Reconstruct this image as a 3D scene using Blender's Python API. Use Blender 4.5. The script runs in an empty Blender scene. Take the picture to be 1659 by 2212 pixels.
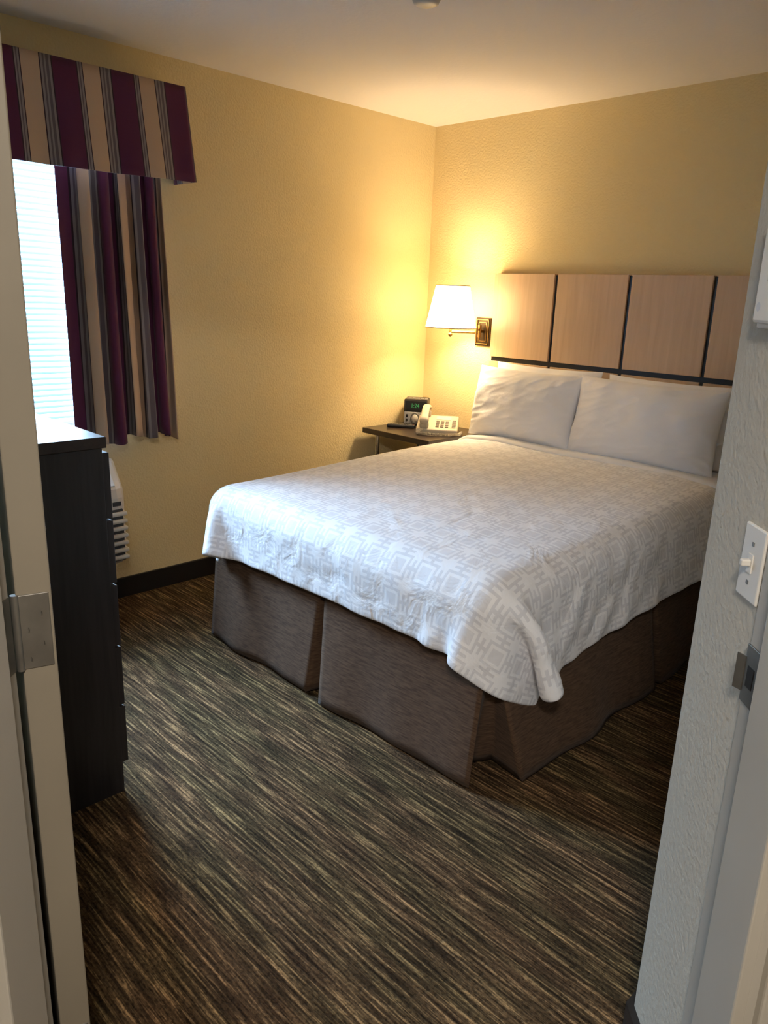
import bpy, bmesh, math, random
import numpy as np
from mathutils import Vector, Matrix, noise as mnoise
random.seed(4); np.random.seed(4)
scene=bpy.context.scene
scene.view_settings.view_transform='Standard'
scene.view_settings.look='None'

CX,CY,CZ=3.3685807,-3.6952963,1.4734770
YAW,PITCH,ROLL,FPX=0.7843329,0.2770239,0.0360726,1651.7154
H=2.44
S2=math.sqrt(.5)
def W(u,v,z=None):
    x=CX+S2*(u-v); y=CY+S2*(u+v)
    return (x,y) if z is None else (x,y,z)

# ------------------------------------------------------------------ materials
def new_mat(name):
    m=bpy.data.materials.new(name); m.use_nodes=True
    return m, m.node_tree, m.node_tree.nodes["Principled BSDF"]
def M(name,col,rough=.5,metal=0,bump=None,var=None,spec=.5,sheen=0):
    """col linear rgb; bump=(scale,dist); var=(scale,amount)"""
    m,nt,b=new_mat(name)
    b.inputs["Base Color"].default_value=(*col,1)
    b.inputs["Roughness"].default_value=rough
    b.inputs["Metallic"].default_value=metal
    b.inputs["Specular IOR Level"].default_value=spec
    if sheen: b.inputs["Sheen Weight"].default_value=sheen
    tc=nt.nodes.new("ShaderNodeTexCoord")
    if var:
        n=nt.nodes.new("ShaderNodeTexNoise"); n.inputs["Scale"].default_value=var[0]; n.inputs["Detail"].default_value=4
        nt.links.new(tc.outputs["Object"],n.inputs["Vector"])
        r=nt.nodes.new("ShaderNodeValToRGB")
        r.color_ramp.elements[0].position=.3; r.color_ramp.elements[1].position=.7
        r.color_ramp.elements[0].color=(*[c*(1-var[1]) for c in col],1)
        r.color_ramp.elements[1].color=(*[min(1,c*(1+var[1])) for c in col],1)
        nt.links.new(n.outputs["Fac"],r.inputs["Fac"]); nt.links.new(r.outputs["Color"],b.inputs["Base Color"])
    if bump:
        n=nt.nodes.new("ShaderNodeTexNoise"); n.inputs["Scale"].default_value=bump[0]; n.inputs["Detail"].default_value=3
        nt.links.new(tc.outputs["Object"],n.inputs["Vector"])
        bp=nt.nodes.new("ShaderNodeBump"); bp.inputs["Strength"].default_value=1; bp.inputs["Distance"].default_value=bump[1]
        nt.links.new(n.outputs["Fac"],bp.inputs["Height"]); nt.links.new(bp.outputs["Normal"],b.inputs["Normal"])
    return m
def nmath(nt,op,a,b=None,c=None):
    n=nt.nodes.new("ShaderNodeMath"); n.operation=op
    for i,v in enumerate((a,b,c)):
        if v is None: continue
        if isinstance(v,(int,float)): n.inputs[i].default_value=v
        else: nt.links.new(v,n.inputs[i])
    return n.outputs[0]

m_wall=M("wall_paint",(.78,.64,.365),.75,bump=(95,.003),spec=.25)
m_hallwall=M("hall_wall_paint",(.43,.395,.33),.75,bump=(95,.0025),spec=.25)
m_ceil=M("ceiling_paint",(.78,.75,.73),.8,bump=(60,.001),spec=.2)
m_base=M("baseboard_black",(.012,.011,.011),.45)
m_trim=M("trim_paint",(.37,.345,.30),.45,var=(3,.05))
m_door=M("door_paint",(.19,.165,.125),.5,var=(4,.06))
m_white_pl=M("white_plastic",(.58,.56,.52),.4)
m_black_pl=M("black_plastic",(.012,.012,.013),.35)
m_silver=M("silver_plastic",(.45,.46,.48),.35,metal=.4)
m_steel=M("brushed_steel",(.23,.22,.20),.42,metal=.85,var=(20,.15))
m_brass=M("antique_brass",(.36,.22,.075),.30,metal=.95)
m_bronze=M("dark_bronze",(.05,.032,.016),.4,metal=.7)
m_metal=M("metal_leg",(.6,.6,.6),.25,metal=1)
m_blackstrip=M("black_strip",(.012,.012,.014),.35)
m_sheet=M("white_sheet",(.89,.89,.92),.85,bump=(22,.003),sheen=.2)
m_pillow=M("white_pillowcase",(.93,.93,.97),.85,bump=(18,.003),sheen=.2)
m_ac=M("ac_plastic",(.70,.66,.60),.45)
m_acdark=M("ac_dark",(.05,.05,.05),.6)
m_frame=M("window_frame_white",(.8,.8,.8),.4)

def wood(name,c1,c2,axis_scale,rough=.4):
    m,nt,b=new_mat(name)
    tc=nt.nodes.new("ShaderNodeTexCoord"); mp=nt.nodes.new("ShaderNodeMapping")
    mp.inputs["Scale"].default_value=axis_scale
    nt.links.new(tc.outputs["Object"],mp.inputs["Vector"])
    n=nt.nodes.new("ShaderNodeTexNoise"); n.inputs["Scale"].default_value=1; n.inputs["Detail"].default_value=8; n.inputs["Distortion"].default_value=.6
    nt.links.new(mp.outputs[0],n.inputs["Vector"])
    r=nt.nodes.new("ShaderNodeValToRGB"); r.color_ramp.elements[0].position=.3; r.color_ramp.elements[1].position=.72
    r.color_ramp.elements[0].color=(*c1,1); r.color_ramp.elements[1].color=(*c2,1)
    nt.links.new(n.outputs["Fac"],r.inputs["Fac"]); nt.links.new(r.outputs["Color"],b.inputs["Base Color"])
    b.inputs["Roughness"].default_value=rough
    return m
m_maple=wood("maple_veneer",(.61,.42,.265),(.70,.50,.33),(40,40,2.5),.4)
m_espresso=wood("espresso_wood",(.010,.009,.010),(.024,.020,.022),(60,60,4),.38)
m_espresso_top=wood("espresso_top",(.02,.013,.011),(.035,.022,.018),(5,60,60),.3)

# carpet: streaky loop pile running along X
def carpet():
    m,nt,b=new_mat("carpet_streaked")
    tc=nt.nodes.new("ShaderNodeTexCoord")
    def noise(scale,detail=3,rough=.5,dist=0):
        mp=nt.nodes.new("ShaderNodeMapping"); mp.inputs["Scale"].default_value=scale
        nt.links.new(tc.outputs["Object"],mp.inputs["Vector"])
        n=nt.nodes.new("ShaderNodeTexNoise"); n.inputs["Scale"].default_value=1; n.inputs["Detail"].default_value=detail
        n.inputs["Roughness"].default_value=rough; n.inputs["Distortion"].default_value=dist
        nt.links.new(mp.outputs[0],n.inputs["Vector"]); return n.outputs["Fac"]
    streak=noise((5.5,115,1),3,.6)
    r=nt.nodes.new("ShaderNodeValToRGB"); cr=r.color_ramp
    cr.elements[0].position=.33; cr.elements[0].color=(.032,.020,.012,1)
    cr.elements[1].position=.70; cr.elements[1].color=(.39,.265,.14,1)
    for p,c in ((.44,(.058,.039,.022)),(.50,(.092,.063,.035)),(.56,(.13,.090,.050)),(.60,(.255,.177,.096))):
        e=cr.elements.new(p); e.color=(*c,1)
    nt.links.new(streak,r.inputs["Fac"])
    streak2=noise((3.5,60,1),2,.5)
    r2=nt.nodes.new("ShaderNodeValToRGB"); cr=r2.color_ramp
    cr.elements[0].position=.40; cr.elements[0].color=(.58,.55,.52,1)
    cr.elements[1].position=.62; cr.elements[1].color=(1.08,1.0,.92,1)
    nt.links.new(streak2,r2.inputs["Fac"])
    mx=nt.nodes.new("ShaderNodeMixRGB"); mx.blend_type='MULTIPLY'; mx.inputs[0].default_value=.85
    nt.links.new(r.outputs["Color"],mx.inputs[1]); nt.links.new(r2.outputs["Color"],mx.inputs[2])
    big=noise((2,9,1),2)
    r3=nt.nodes.new("ShaderNodeValToRGB"); cr=r3.color_ramp
    cr.elements[0].position=.40; cr.elements[0].color=(.86,.90,.78,1)
    cr.elements[1].position=.60; cr.elements[1].color=(1.12,1.0,.94,1)
    nt.links.new(big,r3.inputs["Fac"])
    mx2=nt.nodes.new("ShaderNodeMixRGB"); mx2.blend_type='MULTIPLY'; mx2.inputs[0].default_value=.8
    nt.links.new(mx.outputs[0],mx2.inputs[1]); nt.links.new(r3.outputs["Color"],mx2.inputs[2])
    loops=noise((90,160,1),2,.6)
    r4=nt.nodes.new("ShaderNodeValToRGB"); cr=r4.color_ramp
    cr.elements[0].position=.36; cr.elements[0].color=(.40,.40,.40,1)
    cr.elements[1].position=.56; cr.elements[1].color=(1.15,1.15,1.15,1)
    nt.links.new(loops,r4.inputs["Fac"])
    mx3=nt.nodes.new("ShaderNodeMixRGB"); mx3.blend_type='MULTIPLY'; mx3.inputs[0].default_value=.85
    nt.links.new(mx2.outputs[0],mx3.inputs[1]); nt.links.new(r4.outputs["Color"],mx3.inputs[2])
    nt.links.new(mx3.outputs[0],b.inputs["Base Color"])
    b.inputs["Roughness"].default_value=.95; b.inputs["Specular IOR Level"].default_value=.1
    bp=nt.nodes.new("ShaderNodeBump"); bp.inputs["Distance"].default_value=.005
    add=nmath(nt,'ADD',loops,streak)
    nt.links.new(add,bp.inputs["Height"]); nt.links.new(bp.outputs[0],b.inputs["Normal"])
    return m
m_carpet=carpet()

# striped drapery fabric (uses UV.x = metres across the cloth)
def stripes():
    m,nt,b=new_mat("striped_drapery")
    uv=nt.nodes.new("ShaderNodeUVMap"); uv.uv_map="UVMap"
    sp=nt.nodes.new("ShaderNodeSeparateXYZ"); nt.links.new(uv.outputs[0],sp.inputs[0])
    fr=nmath(nt,'FRACT',nmath(nt,'DIVIDE',sp.outputs[0],.235))
    r=nt.nodes.new("ShaderNodeValToRGB"); cr=r.color_ramp; cr.interpolation='CONSTANT'
    mar=(.105,.023,.064); dk=(.045,.025,.035); gr=(.28,.24,.24); gr2=(.14,.11,.12); tan=(.57,.40,.28)
    seq=[(0,mar),(.38,dk),(.40,gr),(.425,gr2),(.445,gr),(.475,dk),(.49,tan),(.78,dk),(.80,gr),(.835,gr2),(.86,gr),(.89,gr2),(.93,gr),(.965,dk),(.985,mar)]
    cr.elements[0].position=0; cr.elements[0].color=(*mar,1)
    cr.elements[1].position=.985; cr.elements[1].color=(*mar,1)
    for p,c in seq[1:-1]:
        e=cr.elements.new(p); e.color=(*c,1)
    nt.links.new(fr,r.inputs["Fac"]); nt.links.new(r.outputs["Color"],b.inputs["Base Color"])
    b.inputs["Roughness"].default_value=.8; b.inputs["Sheen Weight"].default_value=.15; b.inputs["Specular IOR Level"].default_value=.2
    return m
m_stripe=stripes()

# duvet with jacquard squares (UV in metres)
def duvet_mat():
    m,nt,b=new_mat("duvet_jacquard")
    uv=nt.nodes.new("ShaderNodeUVMap"); uv.uv_map="UVMap"
    sp=nt.nodes.new("ShaderNodeSeparateXYZ"); nt.links.new(uv.outputs[0],sp.inputs[0])
    P=.108
    def cell(ox,oy):
        u=nmath(nt,'ABSOLUTE',nmath(nt,'SUBTRACT',nmath(nt,'FRACT',nmath(nt,'ADD',nmath(nt,'DIVIDE',sp.outputs[0],P),ox)),.5))
        v=nmath(nt,'ABSOLUTE',nmath(nt,'SUBTRACT',nmath(nt,'FRACT',nmath(nt,'ADD',nmath(nt,'DIVIDE',sp.outputs[1],P),oy)),.5))
        return u,v
    u,v=cell(0,0)
    mxv=nmath(nt,'MAXIMUM',u,v); mnv=nmath(nt,'MINIMUM',u,v)
    ring=nmath(nt,'MULTIPLY',nmath(nt,'GREATER_THAN',mxv,.28),nmath(nt,'LESS_THAN',mxv,.36))
    cen=nmath(nt,'LESS_THAN',mxv,.19)
    conn=nmath(nt,'MULTIPLY',nmath(nt,'GREATER_THAN',mxv,.35),nmath(nt,'LESS_THAN',mnv,.055))
    bar=nmath(nt,'MULTIPLY',nmath(nt,'GREATER_THAN',mxv,.455),nmath(nt,'LESS_THAN',mnv,.26))
    s=nmath(nt,'MINIMUM',nmath(nt,'ADD',nmath(nt,'ADD',ring,conn),nmath(nt,'ADD',nmath(nt,'MULTIPLY',cen,.8),bar)),1)
    mix=nt.nodes.new("ShaderNodeMixRGB"); mix.inputs[1].default_value=(.90,.91,.96,1); mix.inputs[2].default_value=(.73,.74,.80,1)
    nt.links.new(s,mix.inputs[0]); nt.links.new(mix.outputs[0],b.inputs["Base Color"])
    b.inputs["Roughness"].default_value=.7; b.inputs["Sheen Weight"].default_value=.15
    tc=nt.nodes.new("ShaderNodeTexCoord")
    n=nt.nodes.new("ShaderNodeTexNoise"); n.inputs["Scale"].default_value=8; n.inputs["Detail"].default_value=4; n.inputs["Distortion"].default_value=.9
    nt.links.new(tc.outputs["Object"],n.inputs["Vector"])
    bp=nt.nodes.new("ShaderNodeBump"); bp.inputs["Distance"].default_value=.018; bp.inputs["Strength"].default_value=.8
    nt.links.new(n.outputs["Fac"],bp.inputs["Height"]); nt.links.new(bp.outputs[0],b.inputs["Normal"])
    return m
m_duvet=duvet_mat()

def skirt_mat():
    m,nt,b=new_mat("brown_skirt_weave")
    tc=nt.nodes.new("ShaderNodeTexCoord")
    mp=nt.nodes.new("ShaderNodeMapping"); mp.inputs["Scale"].default_value=(25,25,220)
    nt.links.new(tc.outputs["Object"],mp.inputs["Vector"])
    n=nt.nodes.new("ShaderNodeTexNoise"); n.inputs["Scale"].default_value=1; n.inputs["Detail"].default_value=4
    nt.links.new(mp.outputs[0],n.inputs["Vector"])
    r=nt.nodes.new("ShaderNodeValToRGB"); r.color_ramp.elements[0].position=.32; r.color_ramp.elements[1].position=.7
    r.color_ramp.elements[0].color=(.060,.034,.021,1); r.color_ramp.elements[1].color=(.122,.075,.047,1)
    nt.links.new(n.outputs["Fac"],r.inputs["Fac"]); nt.links.new(r.outputs["Color"],b.inputs["Base Color"])
    b.inputs["Roughness"].default_value=.85; b.inputs["Sheen Weight"].default_value=.05; b.inputs["Specular IOR Level"].default_value=.15
    return m
m_skirt=skirt_mat()

def thin_mat(name,col,trans,em=None):
    m=bpy.data.materials.new(name); m.use_nodes=True; nt=m.node_tree; nt.nodes.clear()
    o=nt.nodes.new("ShaderNodeOutputMaterial"); d=nt.nodes.new("ShaderNodeBsdfDiffuse"); t=nt.nodes.new("ShaderNodeBsdfTranslucent"); mx=nt.nodes.new("ShaderNodeMixShader")
    d.inputs[0].default_value=(*col,1); t.inputs[0].default_value=(*col,1); mx.inputs[0].default_value=trans
    nt.links.new(d.outputs[0],mx.inputs[1]); nt.links.new(t.outputs[0],mx.inputs[2])
    if em:
        e=nt.nodes.new("ShaderNodeEmission"); e.inputs[0].default_value=(*em[0],1); e.inputs[1].default_value=em[1]
        a=nt.nodes.new("ShaderNodeAddShader"); nt.links.new(mx.outputs[0],a.inputs[0]); nt.links.new(e.outputs[0],a.inputs[1]); nt.links.new(a.outputs[0],o.inputs[0])
    else: nt.links.new(mx.outputs[0],o.inputs[0])
    return m
m_shade=thin_mat("lamp_shade_fabric",(.90,.82,.64),.05,((1,.73,.38),13.5))
m_slat=thin_mat("blind_slat",(.62,.82,.92),.036)
m_glass=bpy.data.materials.new("window_glass"); m_glass.use_nodes=True; nt=m_glass.node_tree; nt.nodes.clear()
o=nt.nodes.new("ShaderNodeOutputMaterial"); t=nt.nodes.new("ShaderNodeBsdfTransparent"); g=nt.nodes.new("ShaderNodeBsdfGlossy"); mx=nt.nodes.new("ShaderNodeMixShader")
g.inputs["Roughness"].default_value=.02; mx.inputs[0].default_value=.06; t.inputs[0].default_value=(.93,.97,.97,1)
nt.links.new(t.outputs[0],mx.inputs[1]); nt.links.new(g.outputs[0],mx.inputs[2]); nt.links.new(mx.outputs[0],o.inputs[0])
def emis(name,col,s):
    m=bpy.data.materials.new(name); m.use_nodes=True; nt=m.node_tree; b=nt.nodes["Principled BSDF"]
    b.inputs["Base Color"].default_value=(*col,1); b.inputs["Emission Color"].default_value=(*col,1); b.inputs["Emission Strength"].default_value=s
    return m
m_led=emis("green_led",(.05,.35,.12),.3)

# ------------------------------------------------------------------ geometry helpers
def empty(name,loc=(0,0,0),rotz=0,sc=(1,1,1)):
    e=bpy.data.objects.new(name,None); e.location=loc; e.rotation_euler=(0,0,rotz); e.scale=sc; e.empty_display_size=.05
    scene.collection.objects.link(e); return e
def obj(name,verts,faces,mat,parent=None,smooth=False,bevel=0,seg=2,uvs=None):
    me=bpy.data.meshes.new(name); me.from_pydata([tuple(v) for v in verts],[],faces); me.update()
    if uvs is not None:
        l=me.uv_layers.new(name="UVMap")
        for lp in me.loops: l.data[lp.index].uv=uvs[lp.vertex_index]
    bm=bmesh.new(); bm.from_mesh(me); bmesh.ops.recalc_face_normals(bm,faces=bm.faces); bm.to_mesh(me); bm.free()
    me.materials.append(mat)
    if smooth:
        for p in me.polygons: p.use_smooth=True
    ob=bpy.data.objects.new(name,me); scene.collection.objects.link(ob)
    if parent: ob.parent=parent
    if bevel:
        b=ob.modifiers.new("bevel",'BEVEL'); b.width=bevel; b.segments=seg; b.limit_method='ANGLE'
    return ob
def box(name,lo,hi,mat,parent=None,bevel=0,seg=2):
    x0,y0,z0=lo; x1,y1,z1=hi
    v=[(x0,y0,z0),(x1,y0,z0),(x1,y1,z0),(x0,y1,z0),(x0,y0,z1),(x1,y0,z1),(x1,y1,z1),(x0,y1,z1)]
    f=[(0,3,2,1),(4,5,6,7),(0,1,5,4),(1,2,6,5),(2,3,7,6),(3,0,4,7)]
    return obj(name,v,f,mat,parent,bevel=bevel,seg=seg)
def boxes(name,lst,mat,parent=None,bevel=0):
    V=[];F=[]
    for lo,hi in lst:
        x0,y0,z0=lo; x1,y1,z1=hi; n=len(V)
        V+=[(x0,y0,z0),(x1,y0,z0),(x1,y1,z0),(x0,y1,z0),(x0,y0,z1),(x1,y0,z1),(x1,y1,z1),(x0,y1,z1)]
        F+=[tuple(n+i for i in q) for q in [(0,3,2,1),(4,5,6,7),(0,1,5,4),(1,2,6,5),(2,3,7,6),(3,0,4,7)]]
    return obj(name,V,F,mat,parent,bevel=bevel)
def prism(name,poly,z0,z1,mat,parent=None,bevel=0):
    n=len(poly)
    v=[(x,y,z0) for x,y in poly]+[(x,y,z1) for x,y in poly]
    f=[tuple(range(n))[::-1],tuple(range(n,2*n))]+[(i,(i+1)%n,n+(i+1)%n,n+i) for i in range(n)]
    return obj(name,v,f,mat,parent,bevel=bevel)
def prisms(name,polys,mat,parent=None,bevel=0):
    V=[];F=[]
    for poly,z0,z1 in polys:
        n=len(poly);b=len(V)
        V+=[(x,y,z0) for x,y in poly]+[(x,y,z1) for x,y in poly]
        F+=[tuple(b+i for i in range(n))[::-1],tuple(b+n+i for i in range(n))]+[(b+i,b+(i+1)%n,b+n+(i+1)%n,b+n+i) for i in range(n)]
    return obj(name,V,F,mat,parent,bevel=bevel)
def uvrect(u0,u1,v0,v1): return [W(u0,v0),W(u1,v0),W(u1,v1),W(u0,v1)]
def tube(name,pts,r,mat,parent=None,res=4,cyclic=False):
    c=bpy.data.curves.new(name,'CURVE'); c.dimensions='3D'; c.bevel_depth=r; c.bevel_resolution=res; c.use_fill_caps=True
    s=c.splines.new('POLY'); s.points.add(len(pts)-1)
    for i,p in enumerate(pts): s.points[i].co=(*p,1)
    s.use_cyclic_u=cyclic
    tmp=bpy.data.objects.new("t",c); scene.collection.objects.link(tmp)
    me=bpy.data.meshes.new_from_object(tmp.evaluated_get(bpy.context.evaluated_depsgraph_get()))
    bpy.data.objects.remove(tmp)
    me.name=name; me.materials.clear(); me.materials.append(mat)
    for p in me.polygons: p.use_smooth=True
    ob=bpy.data.objects.new(name,me); scene.collection.objects.link(ob)
    if parent: ob.parent=parent
    return ob
def lathe(name,prof,center,mat,parent=None,n=48,axis='Z',close=False):
    V=[];F=[]
    for (r,h) in prof:
        for k in range(n):
            a=2*math.pi*k/n
            p=(r*math.cos(a),r*math.sin(a),h)
            if axis=='Y': p=(p[0],-h,p[1])
            if axis=='X': p=(h,p[0],p[1])
            V.append((p[0]+center[0],p[1]+center[1],p[2]+center[2]))
    m=len(prof)
    for i in range(m-1):
        for k in range(n):
            F.append((i*n+k,i*n+(k+1)%n,(i+1)*n+(k+1)%n,(i+1)*n+k))
    if close:
        F.append(tuple(range(n))); F.append(tuple((m-1)*n+k for k in range(n)))
    return obj(name,V,F,mat,parent,smooth=True)
def text(name,s,size,loc,rot,mat,parent):
    c=bpy.data.curves.new(name,'FONT'); c.body=s; c.size=size; c.extrude=.0003; c.align_x='CENTER'; c.align_y='CENTER'
    tmp=bpy.data.objects.new("t",c); scene.collection.objects.link(tmp)
    me=bpy.data.meshes.new_from_object(tmp.evaluated_get(bpy.context.evaluated_depsgraph_get())); bpy.data.objects.remove(tmp)
    me.materials.clear(); me.materials.append(mat)
    ob=bpy.data.objects.new(name,me); scene.collection.objects.link(ob); ob.location=loc; ob.rotation_euler=rot; ob.parent=parent
    return ob

# ------------------------------------------------------------------ room shell
SY=-3.42
XE=2.886
Bp=(XE,-2.44); C=W(.545,1.02)
prism("floor",[(-.12,.12),(3.4,.12),(5.6,-2.4),(5.6,-6),(1.2,-6),(1.2,-3.6),(-.12,-3.6)],-.1,0,m_carpet)
prism("ceiling",[(-.12,.12),(3.4,.12),(5.6,-2.4),(5.6,-6),(1.2,-6),(1.2,-3.6),(-.12,-3.6)],H,H+.1,m_ceil)
box("wall_back",(-.12,0,0),(3.05,.12,H),m_wall)
WY0,WY1,WZ0,WZ1=-3.15,-1.99,.84,2.14
boxes("wall_left",[((-.12,SY-.12,0),(0,WY0,H)),((-.12,WY1,0),(0,0,H)),((-.12,WY0,0),(0,WY1,WZ0)),((-.12,WY0,WZ1),(0,WY1,H))],m_wall)
prism("wall_right",[(XE,0),Bp,C,W(.70,1.02),(3.05,-2.3),(3.05,0)],0,H,m_hallwall,bevel=.004)
prism("wall_front",[(0,SY),(2.31,SY),(2.31,SY-.12),(0,SY-.12)],0,H,m_wall)
DH=2.06
prisms("wall_entry",[(uvrect(-1.2,-.56,.83,.95),0,H),(uvrect(.60,1.2,.88,1.02),0,H),(uvrect(-.56,.60,.88,.97),DH+.04,H)],m_hallwall)
prisms("wall_hall",[(uvrect(-1.3,-1.2,-1.3,.95),0,H),(uvrect(1.2,1.3,-1.3,1.02),0,H),(uvrect(-1.3,1.3,-1.4,-1.3),0,H)],m_hallwall)
BH=.10
box("baseboard_left",(0.0,SY,0),(.014,-.001,BH),m_base,bevel=.003)
box("baseboard_back",(.014,-.014,0),(XE,0,BH),m_base,bevel=.003)
prism("baseboard_right",[(XE,-.014),(XE-.014,-.014),(XE-.014,-2.446),(W(.531,1.02)),C,Bp],0,BH,m_base)
box("baseboard_front",(.014,SY,0),(2.29,SY+.014,BH),m_base,bevel=.003)
prisms("trim_doorframe",[
 (uvrect(-.56,-.50,.82,.955),0,DH),(uvrect(-.505,-.487,.82,.915),0,DH),
 (uvrect(.54,.60,.86,1.022),0,DH),(uvrect(.525,.545,.86,.965),0,DH),
 (uvrect(-.56,.60,.86,.985),DH,DH+.04)],m_trim,bevel=.003)
prisms("trim_doorcasing",[(uvrect(-.63,-.515,.805,.83),0,DH+.07),(uvrect(.555,.66,.845,.87),0,DH+.07),(uvrect(-.63,.66,.845,.87),DH+.005,DH+.07)],m_trim,bevel=.004)

# open door
dr=empty("door_1")
P0=(-.492,.957); d=(-.5,.866); nrm=(.866,.5)
def DP(s,t): return W(P0[0]+d[0]*s+nrm[0]*t, P0[1]+d[1]*s+nrm[1]*t)
prism("door_slab",[DP(0,0),DP(.85,0),DP(.85,.045),DP(0,.045)],.012,2.035,m_door,dr,bevel=.002)
for k,z in enumerate((.25,1.01,1.82)):
    zc=z
    prism("hinge_leaf_%d"%k,[DP(-.0015,.002),DP(.001,.002),DP(.001,.041),DP(-.0015,.041)],zc-.055,zc+.055,m_steel,dr,bevel=.001)
    prism("jamb_leaf_%d"%k,uvrect(-.5,-.4985,.918,.952),zc-.055,zc+.055,m_steel,dr)
    kx,ky=W(-.494,.957)
    tube("hinge_knuckle_%d"%k,[(kx,ky,zc-.056),(kx,ky,zc+.056)],.0055,m_steel,dr)
    for j,(s,zz) in enumerate(((.012,-.04),(.030,-.018),(.012,.004),(.030,.026))):
        a=DP(-.0022,s); 
        me=lathe("screw_%d_%d"%(k,j),[(.0001,0),(.003,0),(.0034,.0006)],(a[0],a[1],zc+zz),m_steel,dr,n=10,axis='Y')
a=DP(.79,.045); b_=DP(.79,.10); c_=DP(.69,.10)
tube("door_lever",[(a[0],a[1],.95),(b_[0],b_[1],.95),(c_[0],c_[1],.95)],.009,m_steel,dr)

# strike plate
sp_=empty("strike_plate")
prism("plate",uvrect(.5375,.540,.985,1.022),.915,1.005,m_steel,sp_,bevel=.0008)
prism("lip",[W(.538,1.02),W(.531,1.034),W(.5295,1.032),W(.536,1.019)],.930,.985,m_steel,sp_)
prism("latch_hole",uvrect(.5365,.5378,.992,1.010),.943,.975,m_black_pl,sp_)

# light switch
lsw=empty("light_switch")
prism("plate",uvrect(.5395,.5455,1.028,1.092),1.058,1.170,m_white_pl,lsw,bevel=.0025)
prism("toggle_base",uvrect(.5375,.5400,1.053,1.067),1.10,1.128,m_white_pl,lsw)
prism("toggle",[W(.5395,1.056),W(.525,1.0565),W(.525,1.0655),W(.5395,1.066)],1.110,1.120,m_white_pl,lsw,bevel=.002)
for i,z in enumerate((1.085,1.143)):
    prism("screw_%d"%i,uvrect(.5385,.5397,1.057,1.063),z-.003,z+.003,m_steel,lsw)
# wall control box above it (with plain stand-in mark)
th=empty("wall_thermostat")
prism("case",uvrect(.527,.545,1.065,1.155),1.452,1.60,m_white_pl,th,bevel=.005)
prism("base_plate",uvrect(.540,.546,1.055,1.165),1.445,1.607,m_white_pl,th,bevel=.002)
prism("display",uvrect(.5255,.5275,1.075,1.122),1.51,1.565,m_black_pl,th,bevel=.003)
V=[W(.5265,1.139+.0065*math.cos(t*math.pi/8),1.475+.0065*math.sin(t*math.pi/8)) for t in range(16)]
obj("round_mark",V,[tuple(range(16))],m_silver,th)

# ------------------------------------------------------------------ window + blinds + drapes
wn=empty("window_1")
fw=.045
boxes("frame",[((-.10,WY0,WZ0),(-.05,WY0+fw,WZ1)),((-.10,WY1-fw,WZ0),(-.05,WY1,WZ1)),((-.10,WY0,WZ0),(-.05,WY1,WZ0+fw)),((-.10,WY0,WZ1-fw),(-.05,WY1,WZ1)),((-.095,-2.59,WZ0),(-.055,-2.55,WZ1))],m_frame,wn,bevel=.003)
box("glass",(-.078,WY0+fw,WZ0+fw),(-.074,WY1-fw,WZ1-fw),m_glass,wn)
box("sill",(-.05,WY0+.001,WZ0-.0),(.02,WY1-.001,WZ0+.018),m_frame,wn,bevel=.003)
bl=empty("window_blind")
V=[];F=[]
z=WZ0+.045; k=0; tilt=math.radians(46)
while z<WZ1-.04:
    n=len(V)
    for yy in (WY0+.012,WY1-.012):
        for a in (-1,-.5,0,.5,1):
            w=.0150*a; bow=.0022*(1-a*a)
            x=-.022+w*math.cos(tilt)+bow*math.sin(tilt); zz=z-w*math.sin(tilt)+bow*math.cos(tilt)
            V.append((x,yy,zz))
    for i in range(4): F.append((n+i,n+i+1,n+6+i,n+5+i))
    z+=.0245
obj("slats",V,F,m_slat,bl,smooth=True)
box("head_rail",(-.04,WY0+.01,WZ1-.035),(-.005,WY1-.01,WZ1-.003),m_frame,bl,bevel=.003)
box("bottom_rail",(-.034,WY0+.012,WZ0+.022),(-.010,WY1-.012,WZ0+.036),m_frame,bl,bevel=.003)
for i,yy in enumerate((WY0+.15,-2.56,WY1-.15)):
    tube("ladder_cord_%d"%i,[(-.006,yy,WZ0+.03),(-.006,yy,WZ1-.03)],.0009,m_white_pl,bl,res=1)

# valance: front, returns, top board
va=empty("window_valance")
VY0,VY1,VZ0,VZ1,VX=-3.38,-1.775,1.915,2.295,.165
NS=120
pts=[]
for i in range(9):
    t=i/8; pts.append((.0+VX*t, VY0,0))
for i in range(1,NS+1):
    t=i/NS; pts.append((VX,VY0+(VY1-VY0)*t,0))
for i in range(1,9):
    t=i/8; pts.append((VX*(1-t),VY1,0))
V=[];F=[];U=[]
NR=10; dist=0; prev=None
endY=(VY1-VY0)+VX
off=.235*math.ceil(endY/.235)-endY+ .235*.405
for i,(x,y,_) in enumerate(pts):
    if prev: dist+=math.hypot(x-prev[0],y-prev[1])
    prev=(x,y)
    for j in range(NR+1):
        s=j/NR; z=VZ1-(VZ1-VZ0)*s
        fx=x; fy=y
        fl=.022*s
        if x>=VX-.001: fx=x+fl+.006*s*math.sin(dist*21)+.003*s*math.sin(dist*47+1)
        fy=y+(fl*1.3*((y-(VY0+VY1)/2)/((VY1-VY0)/2)))
        fy=max(fy,SY+.006)
        V.append((max(fx,.001),fy,z+.006*math.sin(dist*4)*s)); U.append((dist+off,z))
n=NR+1
for i in range(len(pts)-1):
    for j in range(NR): F.append((i*n+j,(i+1)*n+j,(i+1)*n+j+1,i*n+j+1))
vo=obj("fabric",V,F,m_stripe,va,smooth=True,uvs=U)
sd=vo.modifiers.new("s",'SOLIDIFY'); sd.thickness=.006
box("top_board",(.001,VY0+.01,VZ1-.02),(VX-.008,VY1-.01,VZ1-.004),m_frame,va)
box("rod",(.05,VY0+.03,1.955),(.07,VY1-.03,1.975),m_frame,va,bevel=.004)

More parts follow.
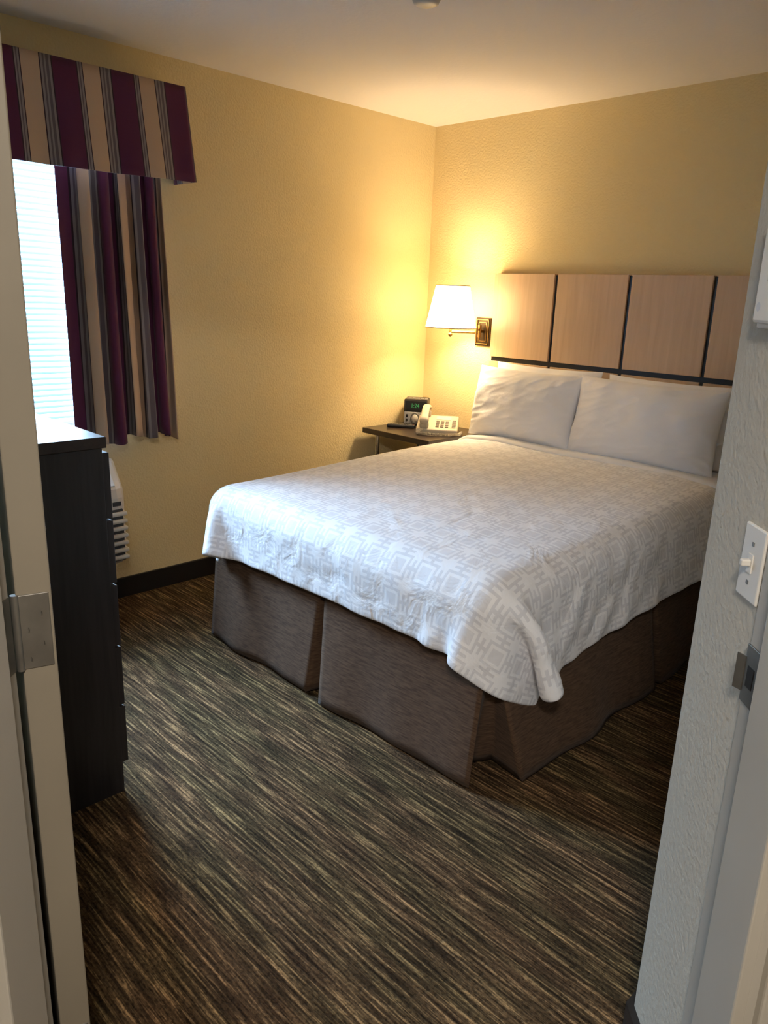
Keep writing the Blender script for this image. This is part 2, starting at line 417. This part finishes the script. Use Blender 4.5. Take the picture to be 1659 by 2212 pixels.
def curtain(name,y0,y1,fold,phase,uoff,lean):
    N=220; MZ=30; V=[];F=[];U=[]
    ztop=1.95; zbot=.79
    for i in range(N+1):
        t=i/N
        for j in range(MZ+1):
            s=j/MZ
            z=ztop-(ztop-zbot)*s
            wdt=(y1-y0)
            tt=t**1.15
            ph=tt*fold*2*math.pi+phase+ .5*math.sin(t*9)
            amp=(.020+.020*s)*(.45+.55*min(1,t*3))
            x=.078+amp*math.sin(ph+.25*math.sin(3*s))+.010*math.sin(2.3*ph+1)*(.5+.5*s)
            y=y0+wdt*t+lean*s*(t)-.010*math.sin(2*ph)
            z2=z-(.012*math.cos(ph*.5)+.01*math.sin(t*7))*s
            V.append((max(x,.02),y,z2))
            U.append((t*.60+uoff,z))
    n=MZ+1
    for i in range(N):
        for j in range(MZ): F.append((i*n+j,(i+1)*n+j,(i+1)*n+j+1,i*n+j+1))
    ob=obj(name,V,F,m_stripe,None,smooth=True,uvs=U)
    s=ob.modifiers.new("s",'SOLIDIFY'); s.thickness=.003
    return ob
curtain("window_curtain",-2.325,-1.865,6,.3,.01,.03)
curtain("window_curtain",-3.34,-2.86,6,1.3,.1,0)

# ------------------------------------------------------------------ wall air conditioner
ac=empty("wall_air_conditioner")
AY0,AY1=-3.22,-2.165
prof=[(.0005,.24),(.17,.24),(.205,.27),(.215,.34),(.215,.56),(.205,.60),(.12,.705),(.10,.715),(.0005,.715)]
def acbody():
    V=[];F=[]
    ys=[(AY0,.80),(AY0+.012,.93),(AY0+.035,1),(AY1-.05,1),(AY1-.022,.95),(AY1-.006,.86),(AY1,.74)]
    for y,s in ys:
        for x,z in prof: V.append((x*s if x>.01 else x,y,.47+(z-.47)*(.93+.07*s if s<1 else 1)))
    m=len(prof)
    for i in range(len(ys)-1):
        for j in range(m-1): F.append((i*m+j,i*m+j+1,(i+1)*m+j+1,(i+1)*m+j))
    F.append(tuple(range(m))); F.append(tuple((len(ys)-1)*m+j for j in range(m)))
    return obj("body",V,F,m_ac,ac,bevel=.004)
acbody()
for k in range(7):
    z=.275+k*.034
    o=box("louvre_%d"%k,(.10,AY0+.02,z),(.232,AY1-.012,z+.020),m_ac,ac,bevel=.009,seg=3)
box("grille_back",(.12,AY0+.03,.27),(.219,AY1-.03,.51),m_acdark,ac)
box("brand_badge",(.215,AY1-.075,.525),(.219,AY1-.035,.545),m_acdark,ac,bevel=.002)
for k in range(5):
    x=.125+k*.017; z=.700-(x-.12)*1.23
    box("top_vane_%d"%k,(x,AY0+.10,z+.002),(x+.006,AY1-.30,z+.010),m_ac,ac)
obj("control_door",[(.128,AY1-.27,.704),(.200,AY1-.27,.615),(.200,AY1-.05,.615),(.128,AY1-.05,.704),(.124,AY1-.27,.700),(.196,AY1-.27,.611),(.196,AY1-.05,.611),(.124,AY1-.05,.700)],[(0,1,2,3),(4,7,6,5),(0,4,5,1),(1,5,6,2),(2,6,7,3),(3,7,4,0)],m_frame,ac,bevel=.002)

# ------------------------------------------------------------------ dresser
ds=empty("dresser")
DX0,DX1,DY0,DY1,DZ=.55,1.427,-3.39,-2.818,1.085
box("top",(DX0-.003,DY0,DZ-.030),(DX1+.003,DY1+.012,DZ),m_espresso_top,ds,bevel=.002)
boxes("carcass",[((DX0,DY0,0),(DX0+.02,DY1,DZ-.03)),((DX1-.02,DY0,0),(DX1,DY1,DZ-.03)),((DX0+.02,DY0,.08),(DX1-.02,DY0+.02,DZ-.03)),((DX0+.02,DY1-.06,0),(DX1-.02,DY1-.04,.09)),((DX0+.02,DY0,.09),(DX1-.02,DY1,.11))],m_espresso,ds,bevel=.0015)
nd=5; h0=.095; hh=(DZ-.04-h0)/nd
for k in range(nd):
    z0=h0+k*hh
    box("drawer_front_%d"%k,(DX0+.002,DY1,z0+.003),(DX1-.002,DY1+.019,z0+hh-.004),m_espresso,ds,bevel=.002)
    zc=z0+hh*.55; xm=(DX0+DX1)/2
    tube("pull_%d"%k,[(xm-.07,DY1+.019,zc),(xm-.07,DY1+.043,zc),(xm+.07,DY1+.043,zc),(xm+.07,DY1+.019,zc)],.004,m_steel,ds)

# ------------------------------------------------------------------ nightstand
ns=empty("nightstand")
NZ=.70
box("top",(.035,-.565,NZ-.032),(.575,-.05,NZ),m_espresso_top,ns,bevel=.003)
for i,(x,y) in enumerate(((.10,-.50),(.51,-.50),(.10,-.11),(.51,-.11))):
    tube("leg_%d"%i,[(x,y,0),(x,y,NZ-.03)],.013,m_metal,ns)
boxes("shelf_box",[((.08,-.48,.25),(.53,-.10,.27)),((.08,-.12,.27),(.53,-.10,.60))],m_espresso,ns,bevel=.002)

# clock radio
ck=empty("clock_radio",(.135,-.20,NZ),math.radians(36),(.85,.95,1.08))
box("body",(-.085,-.065,.004),(.085,.075,.150),m_black_pl,ck,bevel=.008)
box("front_panel",(-.080,-.071,.010),(.080,-.063,.078),m_silver,ck,bevel=.003)
box("display_window",(-.076,-.069,.084),(.076,-.064,.142),m_black_pl,ck,bevel=.003)
text("time_digits","1:24",.036,(-.003,-.0697,.113),(math.pi/2,0,0),m_led,ck)
lathe("speaker_ring",[(.030,0),(.033,.004),(.028,.006),(.026,.002)],(0,-.071,.043),m_steel,ck,axis='Y',n=32)
lathe("dial",[(.0005,.008),(.019,.008),(.022,.004),(.022,0)],(0,-.071,.043),m_white_pl,ck,axis='Y',n=32)
for i,x in enumerate((-.06,-.06,.06,.06)):
    z=.03 if i%2 else .056
    lathe("side_button_%d"%i,[(.0005,.004),(.008,.004),(.009,0)],(x,-.071,z),m_black_pl,ck,axis='Y',n=16)
boxes("top_buttons",[((-.06+i*.03,-.03,.149),(-.038+i*.03,-.01,.154)) for i in range(5)],m_silver,ck,bevel=.001)
boxes("feet",[((-.07,-.05,0),(-.05,-.03,.006)),((.05,-.05,0),(.07,-.03,.006)),((-.07,.04,0),(-.05,.06,.006)),((.05,.04,0),(.07,.06,.006))],m_black_pl,ck)

# remote control
rm=empty("remote_control",(.17,-.37,NZ),math.radians(40))
box("body",(-.085,-.024,.001),(.085,.024,.020),m_black_pl,rm,bevel=.006,seg=3)
m_btn=M("remote_buttons",(.12,.12,.13),.5); m_red=M("remote_power",(.35,.02,.02),.5)
boxes("buttons",[((-.066+i*.017,-.016+j*.012,.0195),(-.056+i*.017,-.008+j*.012,.022)) for i in range(8) for j in range(3)],m_btn,rm)
box("power_button",(.071,-.004,.0195),(.078,.004,.0225),m_red,rm)

# telephone
ph=empty("telephone",(.395,-.290,NZ),math.radians(38),(1.15,1.15,1.15))
m_phone=M("phone_plastic",(.47,.43,.36),.4); m_key=M("phone_keys",(.22,.20,.18),.5); m_label=M("phone_label",(.56,.54,.50),.5)
def slope(y): return .028+ (y+.105)*.20
V=[(-.105,-.105,.003),(.105,-.105,.003),(.105,.105,.003),(-.105,.105,.003),(-.105,-.105,.028),(.105,-.105,.028),(.105,.105,.070),(-.105,.105,.070)]
obj("base",V,[(0,3,2,1),(4,5,6,7),(0,1,5,4),(1,2,6,5),(2,3,7,6),(3,0,4,7)],m_phone,ph,bevel=.007,seg=3)
def tilted(name,x0,x1,y0,y1,h,mat):
    V=[];
    for dz in (-.002,h):
        for (x,y) in ((x0,y0),(x1,y0),(x1,y1),(x0,y1)): V.append((x,y,slope(y)+dz))
    return V
V=[];F=[]
for i in range(3):
    for j in range(4):
        x=-.008+i*.024; y=-.075+j*.024; n=len(V)
        V+=tilted("k",x,x+.017,y,y+.015,.005,None); F+=[tuple(n+q for q in f) for f in [(0,3,2,1),(4,5,6,7),(0,1,5,4),(1,2,6,5),(2,3,7,6),(3,0,4,7)]]
for j in range(6):
    x=.074; y=-.075+j*.019; n=len(V)
    V+=tilted("k",x,x+.020,y,y+.010,.004,None); F+=[tuple(n+q for q in f) for f in [(0,3,2,1),(4,5,6,7),(0,1,5,4),(1,2,6,5),(2,3,7,6),(3,0,4,7)]]
obj("keypad",V,F,m_key,ph,bevel=.001)
V=tilted("l",-.010,.065,.035,.085,.002,None); obj("faceplate",V,[(0,3,2,1),(4,5,6,7),(0,1,5,4),(1,2,6,5),(2,3,7,6),(3,0,4,7)],m_label,ph)
V=[];F=[];N=24;K=12
for i in range(N+1):
    t=i/N; y=-.105+.215*t; e=abs(2*t-1)
    zc=.062+.20*(y+.105)+ .028*(1-e**2.2); rz=.011+.010*max(0,(e-.62)/.38); rx=.020+.007*max(0,(e-.6)/.4)
    if i in(0,N): rz*=.6; rx*=.75
    for k in range(K):
        a=2*math.pi*k/K
        V.append((-.065+rx*math.cos(a)*(abs(math.cos(a))**-.25 if abs(math.cos(a))>.05 else 1),y,zc+rz*math.sin(a)))
for i in range(N):
    for k in range(K): F.append((i*K+k,i*K+(k+1)%K,(i+1)*K+(k+1)%K,(i+1)*K+k))
F+= [tuple(range(K)),tuple(N*K+k for k in range(K))]
ho=obj("handset",V,F,m_phone,ph,smooth=True); ho.modifiers.new("s",'SUBSURF').levels=1
boxes("handset_cups",[((-.088,-.100,.028),(-.042,-.060,.062)),((-.088,.066,.060),(-.042,.105,.098))],m_phone,ph,bevel=.01)
pts=[]
base=[(-.065,-.105,.03),(-.10,-.125,.010),(-.02,-.150,.010),(.06,-.145,.010),(.115,-.115,.010),(.125,-.05,.010)]
Nn=700
for i in range(Nn):
    t=i/(Nn-1)*(len(base)-1); k=min(int(t),len(base)-2); f=t-k
    a=Vector(base[k]);b2=Vector(base[k+1]); p=a.lerp(b2,f); dv=(b2-a).normalized()
    s1=dv.cross(Vector((0,0,1))).normalized(); s2=dv.cross(s1)
    an=i*.55
    p=p+s1*math.cos(an)*.006+s2*math.sin(an)*.006
    pts.append(p)
tube("coiled_cord",pts,.0013,m_phone,ph,res=1)

# ------------------------------------------------------------------ wall lamp (swing arm sconce)
sc=empty("wall_lamp")
LX,LY=.405,-.235
box("back_plate",(.412,-.014,1.20),(.520,0,1.362),m_bronze,sc,bevel=.003)
boxes("plate_moulding",[((.420,-.020,1.208),(.512,-.013,1.214)),((.420,-.020,1.348),(.512,-.013,1.354)),((.420,-.020,1.208),(.426,-.013,1.354)),((.506,-.020,1.208),(.512,-.013,1.354))],m_brass,sc,bevel=.001)
boxes("inner_moulding",[((.437,-.018,1.225),(.495,-.013,1.229)),((.437,-.018,1.333),(.495,-.013,1.337)),((.437,-.018,1.225),(.441,-.013,1.337)),((.491,-.018,1.225),(.495,-.013,1.337))],m_brass,sc)
tube("pivot",[(.466,-.045,1.25),(.466,-.045,1.32)],.011,m_brass,sc)
tube("pivot_stub",[(.466,-.012,1.285),(.466,-.045,1.285)],.009,m_brass,sc)
tube("arm_1",[(.466,-.045,1.293),(.520,-.14,1.293)],.0065,m_brass,sc)
tube("arm_2",[(.520,-.14,1.280),(LX,LY,1.280)],.0065,m_brass,sc)
tube("elbow",[(.520,-.14,1.27),(.520,-.14,1.303)],.010,m_brass,sc)
tube("lamp_post",[(LX,LY,1.262),(LX,LY,1.36)],.009,m_brass,sc)
lathe("finial",[(.0005,-.012),(.010,-.006),(.013,.004),(.009,.012),(.0005,.014)],(LX,LY,1.262),m_brass,sc,n=24)
lathe("socket",[(.0005,0),(.017,.002),(.018,.05),(.012,.055)],(LX,LY,1.345),m_white_pl,sc,n=24)
sh=lathe("shade",[(.146,1.303),(.096,1.535)],(LX,LY,0),m_shade,sc,n=64)
m_rim=M("shade_trim",(.7,.55,.3),.7)
for nm,r,z in (("shade_rim_low",.146,1.303),("shade_rim_top",.096,1.535)):
    tube(nm,[(LX+r*math.cos(a),LY+r*math.sin(a),z) for a in [2*math.pi*i/64 for i in range(64)]],.003,m_rim,sc,cyclic=True,res=2)
for k in range(3):
    a=2*math.pi*k/3+.4
    tube("spider_%d"%k,[(LX,LY,1.50),(LX+.096*math.cos(a),LY+.096*math.sin(a),1.53)],.0014,m_brass,sc,res=1)
m_bulb=emis("bulb_glow",(1,.72,.38),30)
lathe("bulb",[(.0005,1.49),(.015,1.486),(.026,1.465),(.029,1.445),(.025,1.425),(.013,1.405),(.012,1.398)],(LX,LY,0),m_bulb,sc,n=24)

# ------------------------------------------------------------------ headboard
hb=empty("headboard")
HX=[.555,.955,.975,1.385,1.405,1.811,1.831,2.245]
zb=[(.45,1.122),(1.148,1.61)]
k=0
for a in range(0,8,2):
    for (z0,z1) in zb:
        box("panel_%d"%k,(HX[a],-.048,z0),(HX[a+1],-.016,z1),m_maple,hb,bevel=.0015); k+=1
box("black_backing",(.560,-.036,.46),(2.240,-.002,1.605),m_blackstrip,hb)
box("edge_cap",(.555,-.020,.45),(2.245,-.001,1.612),m_maple,hb,bevel=.001)

# ------------------------------------------------------------------ bed
bed=empty("bed")
BX0,BX1,BY0,BY1=.66,2.15,-2.01,-.07
box("box_spring",(BX0+.04,BY0+.14,.12),(BX1-.14,BY1,.36),m_skirt,bed,bevel=.02)
mt=box("mattress",(BX0+.02,BY0+.02,.36),(BX1-.02,BY1,.64),m_sheet,bed,bevel=.06,seg=5)
for i,(x,y) in enumerate(((.8,-1.80),(1.95,-1.80),(.8,-.2),(1.95,-.2))):
    tube("bed_leg_%d"%i,[(x,y,0),(x,y,.13)],.025,m_black_pl,bed)
ctrl=[
 ((.662,-.08),(.655,-.08)),((.662,-.95),(.645,-.95)),((.68,-.96),(.69,-.96)),((.68,-.97),(.69,-1.0)),((.662,-.98),(.645,-1.01)),
 ((.664,-1.93),(.640,-1.95)),((.675,-1.97),(.69,-1.985)),((.675,-2.0),(.665,-2.035)),
 ((1.374,-2.003),(1.335,-2.045)),((1.376,-1.985),(1.360,-1.950)),((1.392,-1.985),(1.410,-1.950)),((1.394,-2.003),(1.430,-2.062)),
 ((2.135,-2.003),(2.130,-2.040)),((2.135,-1.970),(2.045,-1.930)),((2.140,-1.965),(2.080,-1.860)),((2.150,-1.985),(2.222,-1.885)),
 ((2.150,-1.005),(2.222,-.995)),((2.130,-1.0),(2.15,-.985)),((2.130,-.985),(2.15,-.945)),((2.150,-.98),(2.212,-.93)),
 ((2.150,-.08),(2.195,-.08))]
cols=[]
acc=0
for (a,b) in zip(ctrl[:-1],ctrl[1:]):
    L=math.hypot(b[1][0]-a[1][0],b[1][1]-a[1][1]); n=max(3,int(L/.02))
    for i in range(n):
        t=i/n
        tx=a[0][0]+(b[0][0]-a[0][0])*t; ty=a[0][1]+(b[0][1]-a[0][1])*t
        bx=a[1][0]+(b[1][0]-a[1][0])*t; by=a[1][1]+(b[1][1]-a[1][1])*t
        env=math.sin(math.pi*t) if L>.3 else 0
        dx=(b[1][0]-a[1][0])/max(L,1e-6); dy=(b[1][1]-a[1][1])/max(L,1e-6)
        w=env*(.012*math.sin(acc*9)+.009*math.sin(acc*17+1)) if L>.3 else 0
        cols.append((tx,ty,bx-dy*w*-1,by+dx*w*-1)); acc+=L/n
cols.append((*ctrl[-1][0],*ctrl[-1][1]))
V=[];F=[];NZs=14
for c in cols:
    for j in range(NZs+1):
        s=j/NZs; z=.47*(1-s)+.012*s; k=s**1.1
        V.append((c[0]+(c[2]-c[0])*k,c[1]+(c[3]-c[1])*k,z))
n=NZs+1
for i in range(len(cols)-1):
    for j in range(NZs): F.append((i*n+j,(i+1)*n+j,(i+1)*n+j+1,i*n+j+1))
so=obj("bed_skirt",V,F,m_skirt,bed,smooth=True); s=so.modifiers.new("s",'SOLIDIFY'); s.thickness=.003

# duvet: small position-based cloth drape over the mattress volume
sp=.025
sx0,sx1=BX0-.165,BX1+.255
sy0,sy1=BY0-.205,-.13
nx=int((sx1-sx0)/sp)+1; ny=int((sy1-sy0)/sp)+1
gx=np.linspace(sx0,sx1,nx); gy=np.linspace(sy0,sy1,ny)
X0,Y0=np.meshgrid(gx,gy,indexing='ij')
R=.065; EPS=.028
def htop(y): 
    t=np.clip((y+2.0)/1.3,0,1); return .650+.032*t*t*(3-2*t)
Pp=np.stack([X0,Y0,htop(Y0)+EPS+.01+.004*np.random.rand(nx,ny)],-1)
rest=Pp.copy(); vel=np.zeros_like(Pp)
hx=gx[1]-gx[0]; hy=gy[1]-gy[0]
def cons(P,sa,sb,L,k):
    a=P[sa]; b=P[sb]; dlt=b-a; l=np.linalg.norm(dlt,axis=-1,keepdims=True)+1e-9
    c=dlt*((l-L)/l)*(.5*k)
    P[sa]+=c; P[sb]-=c
def col(P):
    ht=htop(P[...,1])
    q=np.stack([np.clip(P[...,0],BX0+R,BX1-R),np.clip(P[...,1],BY0+R,2),np.clip(P[...,2],0,ht-R)],-1)
    dd=P-q; l=np.linalg.norm(dd,axis=-1)
    inside=l<1e-6
    need=(l<R+EPS)
    nn=dd/np.maximum(l,1e-9)[...,None]
    nn[inside]=(0,0,1)
    P2=np.where(need[...,None],q+nn*(R+EPS),P)
    return P2,need
sl=slice
dg=math.hypot(hx,hy)
# corner excess is swept round on to the long side of the bed; the far-left corner is swept under
maskR=np.clip((X0-BX1+.02)/.12,0,1)*np.clip((BY0+.06-Y0)/.15,0,1)
maskL=np.clip((BX0-X0+.02)/.10,0,1)*np.clip((BY0+.06-Y0)/.15,0,1)
NST=260
for step in range(NST):
    vel[...,2]-=3.2/60
    vel[...,1]+=maskR*(3.8/60)
    vel[...,0]-=maskR*(1.6/60)
    vel[...,0]+=maskL*(2.6/60)
    vel*=.965
    old=Pp.copy()
    Pp=Pp+vel/60
    for it in range(11):
        for o_ in (0,1):
            cons(Pp,(sl(o_,nx-1,2),),(sl(o_+1,nx,2),),hx,1)
            cons(Pp,(sl(None),sl(o_,ny-1,2)),(sl(None),sl(o_+1,ny,2)),hy,1)
            cons(Pp,(sl(o_,nx-1,2),sl(0,ny-1)),(sl(o_+1,nx,2),sl(1,ny)),dg,.25)
            cons(Pp,(sl(o_,nx-1,2),sl(1,ny)),(sl(o_+1,nx,2),sl(0,ny-1)),dg,.25)
        for o_ in (0,1,2,3):
            A=np.arange(o_,nx-2,4)
            a=Pp[A]; b=Pp[A+2]; dl=b-a; l=np.linalg.norm(dl,axis=-1,keepdims=True); c=dl*((l-2*hx)/l)*.10; Pp[A]+=c; Pp[A+2]-=c
            A=np.arange(o_,ny-2,4)
            a=Pp[:,A]; b=Pp[:,A+2]; dl=b-a; l=np.linalg.norm(dl,axis=-1,keepdims=True); c=dl*((l-2*hy)/l)*.10; Pp[:,A]+=c; Pp[:,A+2]-=c
        Pp,_=col(Pp)
        Pp[:,-6:,:2]=rest[:,-6:,:2]
    Pp,need=col(Pp)
    vel=(Pp-old)*60
    vel[need]*=.4
def vn(x,y): return .5*math.sin(5.1*x+1.3*math.sin(3.7*y))+.5*math.sin(4.3*y+1.1*math.sin(4.9*x))
VV=[]
for i in range(nx):
    for j in range(ny):
        x,y,z=Pp[i,j]; X=gx[i]; Y=gy[j]
        inn=min(1,max(0,(X-BX0)/.25))*min(1,max(0,(BX1-X)/.25))*min(1,max(0,(Y-BY0)/.3))
        z+=inn*(.022+.009*vn(X,Y))
        # wrinkles in the hanging sides (pushed outwards only)
        sr=min(1,max(0,(X-BX1+.12)/.15)); sf=min(1,max(0,(BY0+.12-Y)/.15))
        wr=mnoise.noise(Vector((Y*13+X*7,X*5-Y*3,1.7)))+.5*mnoise.noise(Vector((Y*7-X*9,X*9,4.2)))
        x+=sr*(1-sf)*max(-.004,.015*wr)
        wf=mnoise.noise(Vector((X*9+Y*5,Y*4,7.7)))
        y-=sf*(1-sr)*max(-.004,.012*wf)
        VV.append((x,y,z))
F=[(i*ny+j,(i+1)*ny+j,(i+1)*ny+j+1,i*ny+j+1) for i in range(nx-1) for j in range(ny-1)]
U=[(gx[i],gy[j]) for i in range(nx) for j in range(ny)]
du=obj("duvet",VV,F,m_duvet,bed,smooth=True,uvs=U)
s=du.modifiers.new("s",'SOLIDIFY'); s.thickness=.016; s.offset=0
s=du.modifiers.new("ss",'SUBSURF'); s.levels=2; s.render_levels=2
# folded-over top sheet band
V=[];F=[]
NX=60; prof=[(-.10,.0),(-.30,.004),(-.38,.012),(-.405,.016),(-.415,.006),(-.405,-.006)]
for i in range(NX+1):
    t=i/NX; 
    s0=BX0-.16+(BX1-BX0+.32)*t
    cx=min(max(s0,BX0-.02),BX1+.02); over=abs(s0-cx)
    zt=.684+EPS+.020*min(1,max(0,(s0-BX0)/.25))*min(1,max(0,(BX1-s0)/.25))
    for (y,h) in prof:
        e=max(0,over)
        x=cx+math.copysign(min(.018,e*.5),s0-cx) if e>0 else s0
        z=zt+h-.9*e+.003*math.sin(9*s0)
        ed=min(abs(s0-BX0),abs(BX1-s0)) if BX0<s0<BX1 else 0
        if ed<.06: z-=.03*(1-ed/.06)**2
        V.append((x,y+.006*math.sin(7*s0+1),z))
m_=len(prof)
for i in range(NX):
    for j in range(m_-1): F.append((i*m_+j,i*m_+j+1,(i+1)*m_+j+1,(i+1)*m_+j))
fs=obj("folded_sheet",V,F,m_sheet,bed,smooth=True); s=fs.modifiers.new("s",'SOLIDIFY'); s.thickness=.010; s.offset=1
fs.modifiers.new("ss",'SUBSURF').levels=1

# pillows
def pillow(cx,cy,cz,Wd,Hh,T,lean,yaw,seed):
    rs=np.random.RandomState(seed); ph_=rs.rand(8)*6.28
    NA,NB=72,50; V=[];F=[];idx={}
    for side in (1,-1):
        for i in range(NA+1):
            for j in range(NB+1):
                a=2*i/NA-1; b=2*j/NB-1
                if side==-1 and (i in(0,NA) or j in(0,NB)): idx[(side,i,j)]=idx[(1,i,j)]; continue
                px=a*Wd/2*(1-.05*(1-b*b)*abs(a)**3); pz=b*Hh/2*(1-.06*(1-a*a)*abs(b)**3)
                th=T/2*((1-abs(a)**2.6)**.6)*((1-abs(b)**2.4)**.6)
                v=Vector((a*1.6+seed*3.1,b*1.1,side*2.0))
                wr=.014*mnoise.noise(v*1.1)+.008*mnoise.noise(v*2.6)
                rg=1-abs(mnoise.noise(Vector((a*1.2+b*1.8+seed,b*3.2-a*2.4,side*3))))*2.2
                edge=max(abs(a),abs(b))
                wr+=.010*max(0,rg-.45)*(.35+.9*edge**2)
                ca=math.atan2(1-abs(b),1-abs(a)); rr=math.hypot(1-abs(a),1-abs(b))
                wr+=.005*math.sin(ca*9+ph_[3]+2*np.sign(a)+np.sign(b))*math.exp(-rr*2.6)
                th=max(0,th+wr*min(1,th/.03))
                th*=(1+.15*(-b))
                y=-side*th; 
                V.append((px,y,pz)); idx[(side,i,j)]=len(V)-1
    for side in (1,-1):
        for i in range(NA):
            for j in range(NB):
                q=(idx[(side,i,j)],idx[(side,i+1,j)],idx[(side,i+1,j+1)],idx[(side,i,j+1)])
                F.append(q if side==1 else q[::-1])
    ob=obj("pillow",V,F,m_pillow,None,smooth=True)
    ob.modifiers.new("ss",'SUBSURF').levels=1
    ob.location=(cx,cy,cz); ob.rotation_euler=(lean,0,yaw)
    return ob
ZP=.915
pillow(1.00,-.125,ZP+.018,.68,.40,.12,math.radians(-6),0,1)
pillow(1.72,-.125,ZP+.012,.70,.40,.12,math.radians(-6),0,2)
pillow(.965,-.255,ZP+.003,.68,.40,.21,math.radians(-12),math.radians(-1),3)
pillow(1.66,-.255,ZP+.003,.76,.41,.21,math.radians(-12),math.radians(1),4)

# smoke detector on ceiling
sk=lathe("smoke_detector",[(.0005,-.034),(.030,-.034),(.042,-.028),(.050,-.012),(.052,0)],(1.36,-1.57,H),m_white_pl,None,n=40)

# ------------------------------------------------------------------ lights
def area(name,loc,rot,sx,sy,e,col):
    l=bpy.data.lights.new(name,'AREA'); l.shape='RECTANGLE'; l.size=sx; l.size_y=sy; l.energy=e; l.color=col
    o=bpy.data.objects.new(name,l); o.location=loc; o.rotation_euler=rot; scene.collection.objects.link(o); return o
dl=area("daylight_outside",(-1.3,-2.57,2.75),(0,0,0),2.2,2.2,2100,(.56,.74,1.0))
dirv=Vector((1.4,0,-1.25)); dl.rotation_euler=dirv.to_track_quat('-Z','Y').to_euler()
l=bpy.data.lights.new("bulb_light",'POINT'); l.energy=46; l.color=(1,.765,.465); l.shadow_soft_size=.05
o=bpy.data.objects.new("bulb_light",l); o.location=(LX,LY,1.44); scene.collection.objects.link(o); o.parent=sc
hl=empty("hall_fill_light")  # unseen light added behind the camera as neutral fill for doorway and carpet
x,y=W(0,-.45)
lathe("fill_light_ring",[(.17,0),(.17,-.03),(.155,-.04)],(x,y,H),m_steel,hl,n=40)  # invented ring around the added fill light
ar=area("hall_fill_area",(x,y,H-.05),(0,0,0),.3,.3,60,(1,.91,.80)); ar.parent=hl
wd=bpy.data.worlds.new("world"); scene.world=wd; wd.use_nodes=True
wd.node_tree.nodes["Background"].inputs[0].default_value=(.60,.80,1,1); wd.node_tree.nodes["Background"].inputs[1].default_value=1.3

# ------------------------------------------------------------------ camera
f=Vector((-math.sin(YAW)*math.cos(PITCH),math.cos(YAW)*math.cos(PITCH),-math.sin(PITCH)))
r=Vector((math.cos(YAW),math.sin(YAW),0)); u=r.cross(f)
c,s=math.cos(ROLL),math.sin(ROLL)
r2=c*r+s*u; u2=-s*r+c*u
cam=bpy.data.cameras.new("camera"); cam.sensor_fit='HORIZONTAL'; cam.sensor_width=36; cam.lens=FPX/1659*36; cam.clip_start=.02
co=bpy.data.objects.new("camera",cam); scene.collection.objects.link(co)
m=Matrix((r2,u2,-f)).transposed().to_4x4(); m.translation=Vector((CX,CY,CZ)); co.matrix_world=m
scene.camera=co
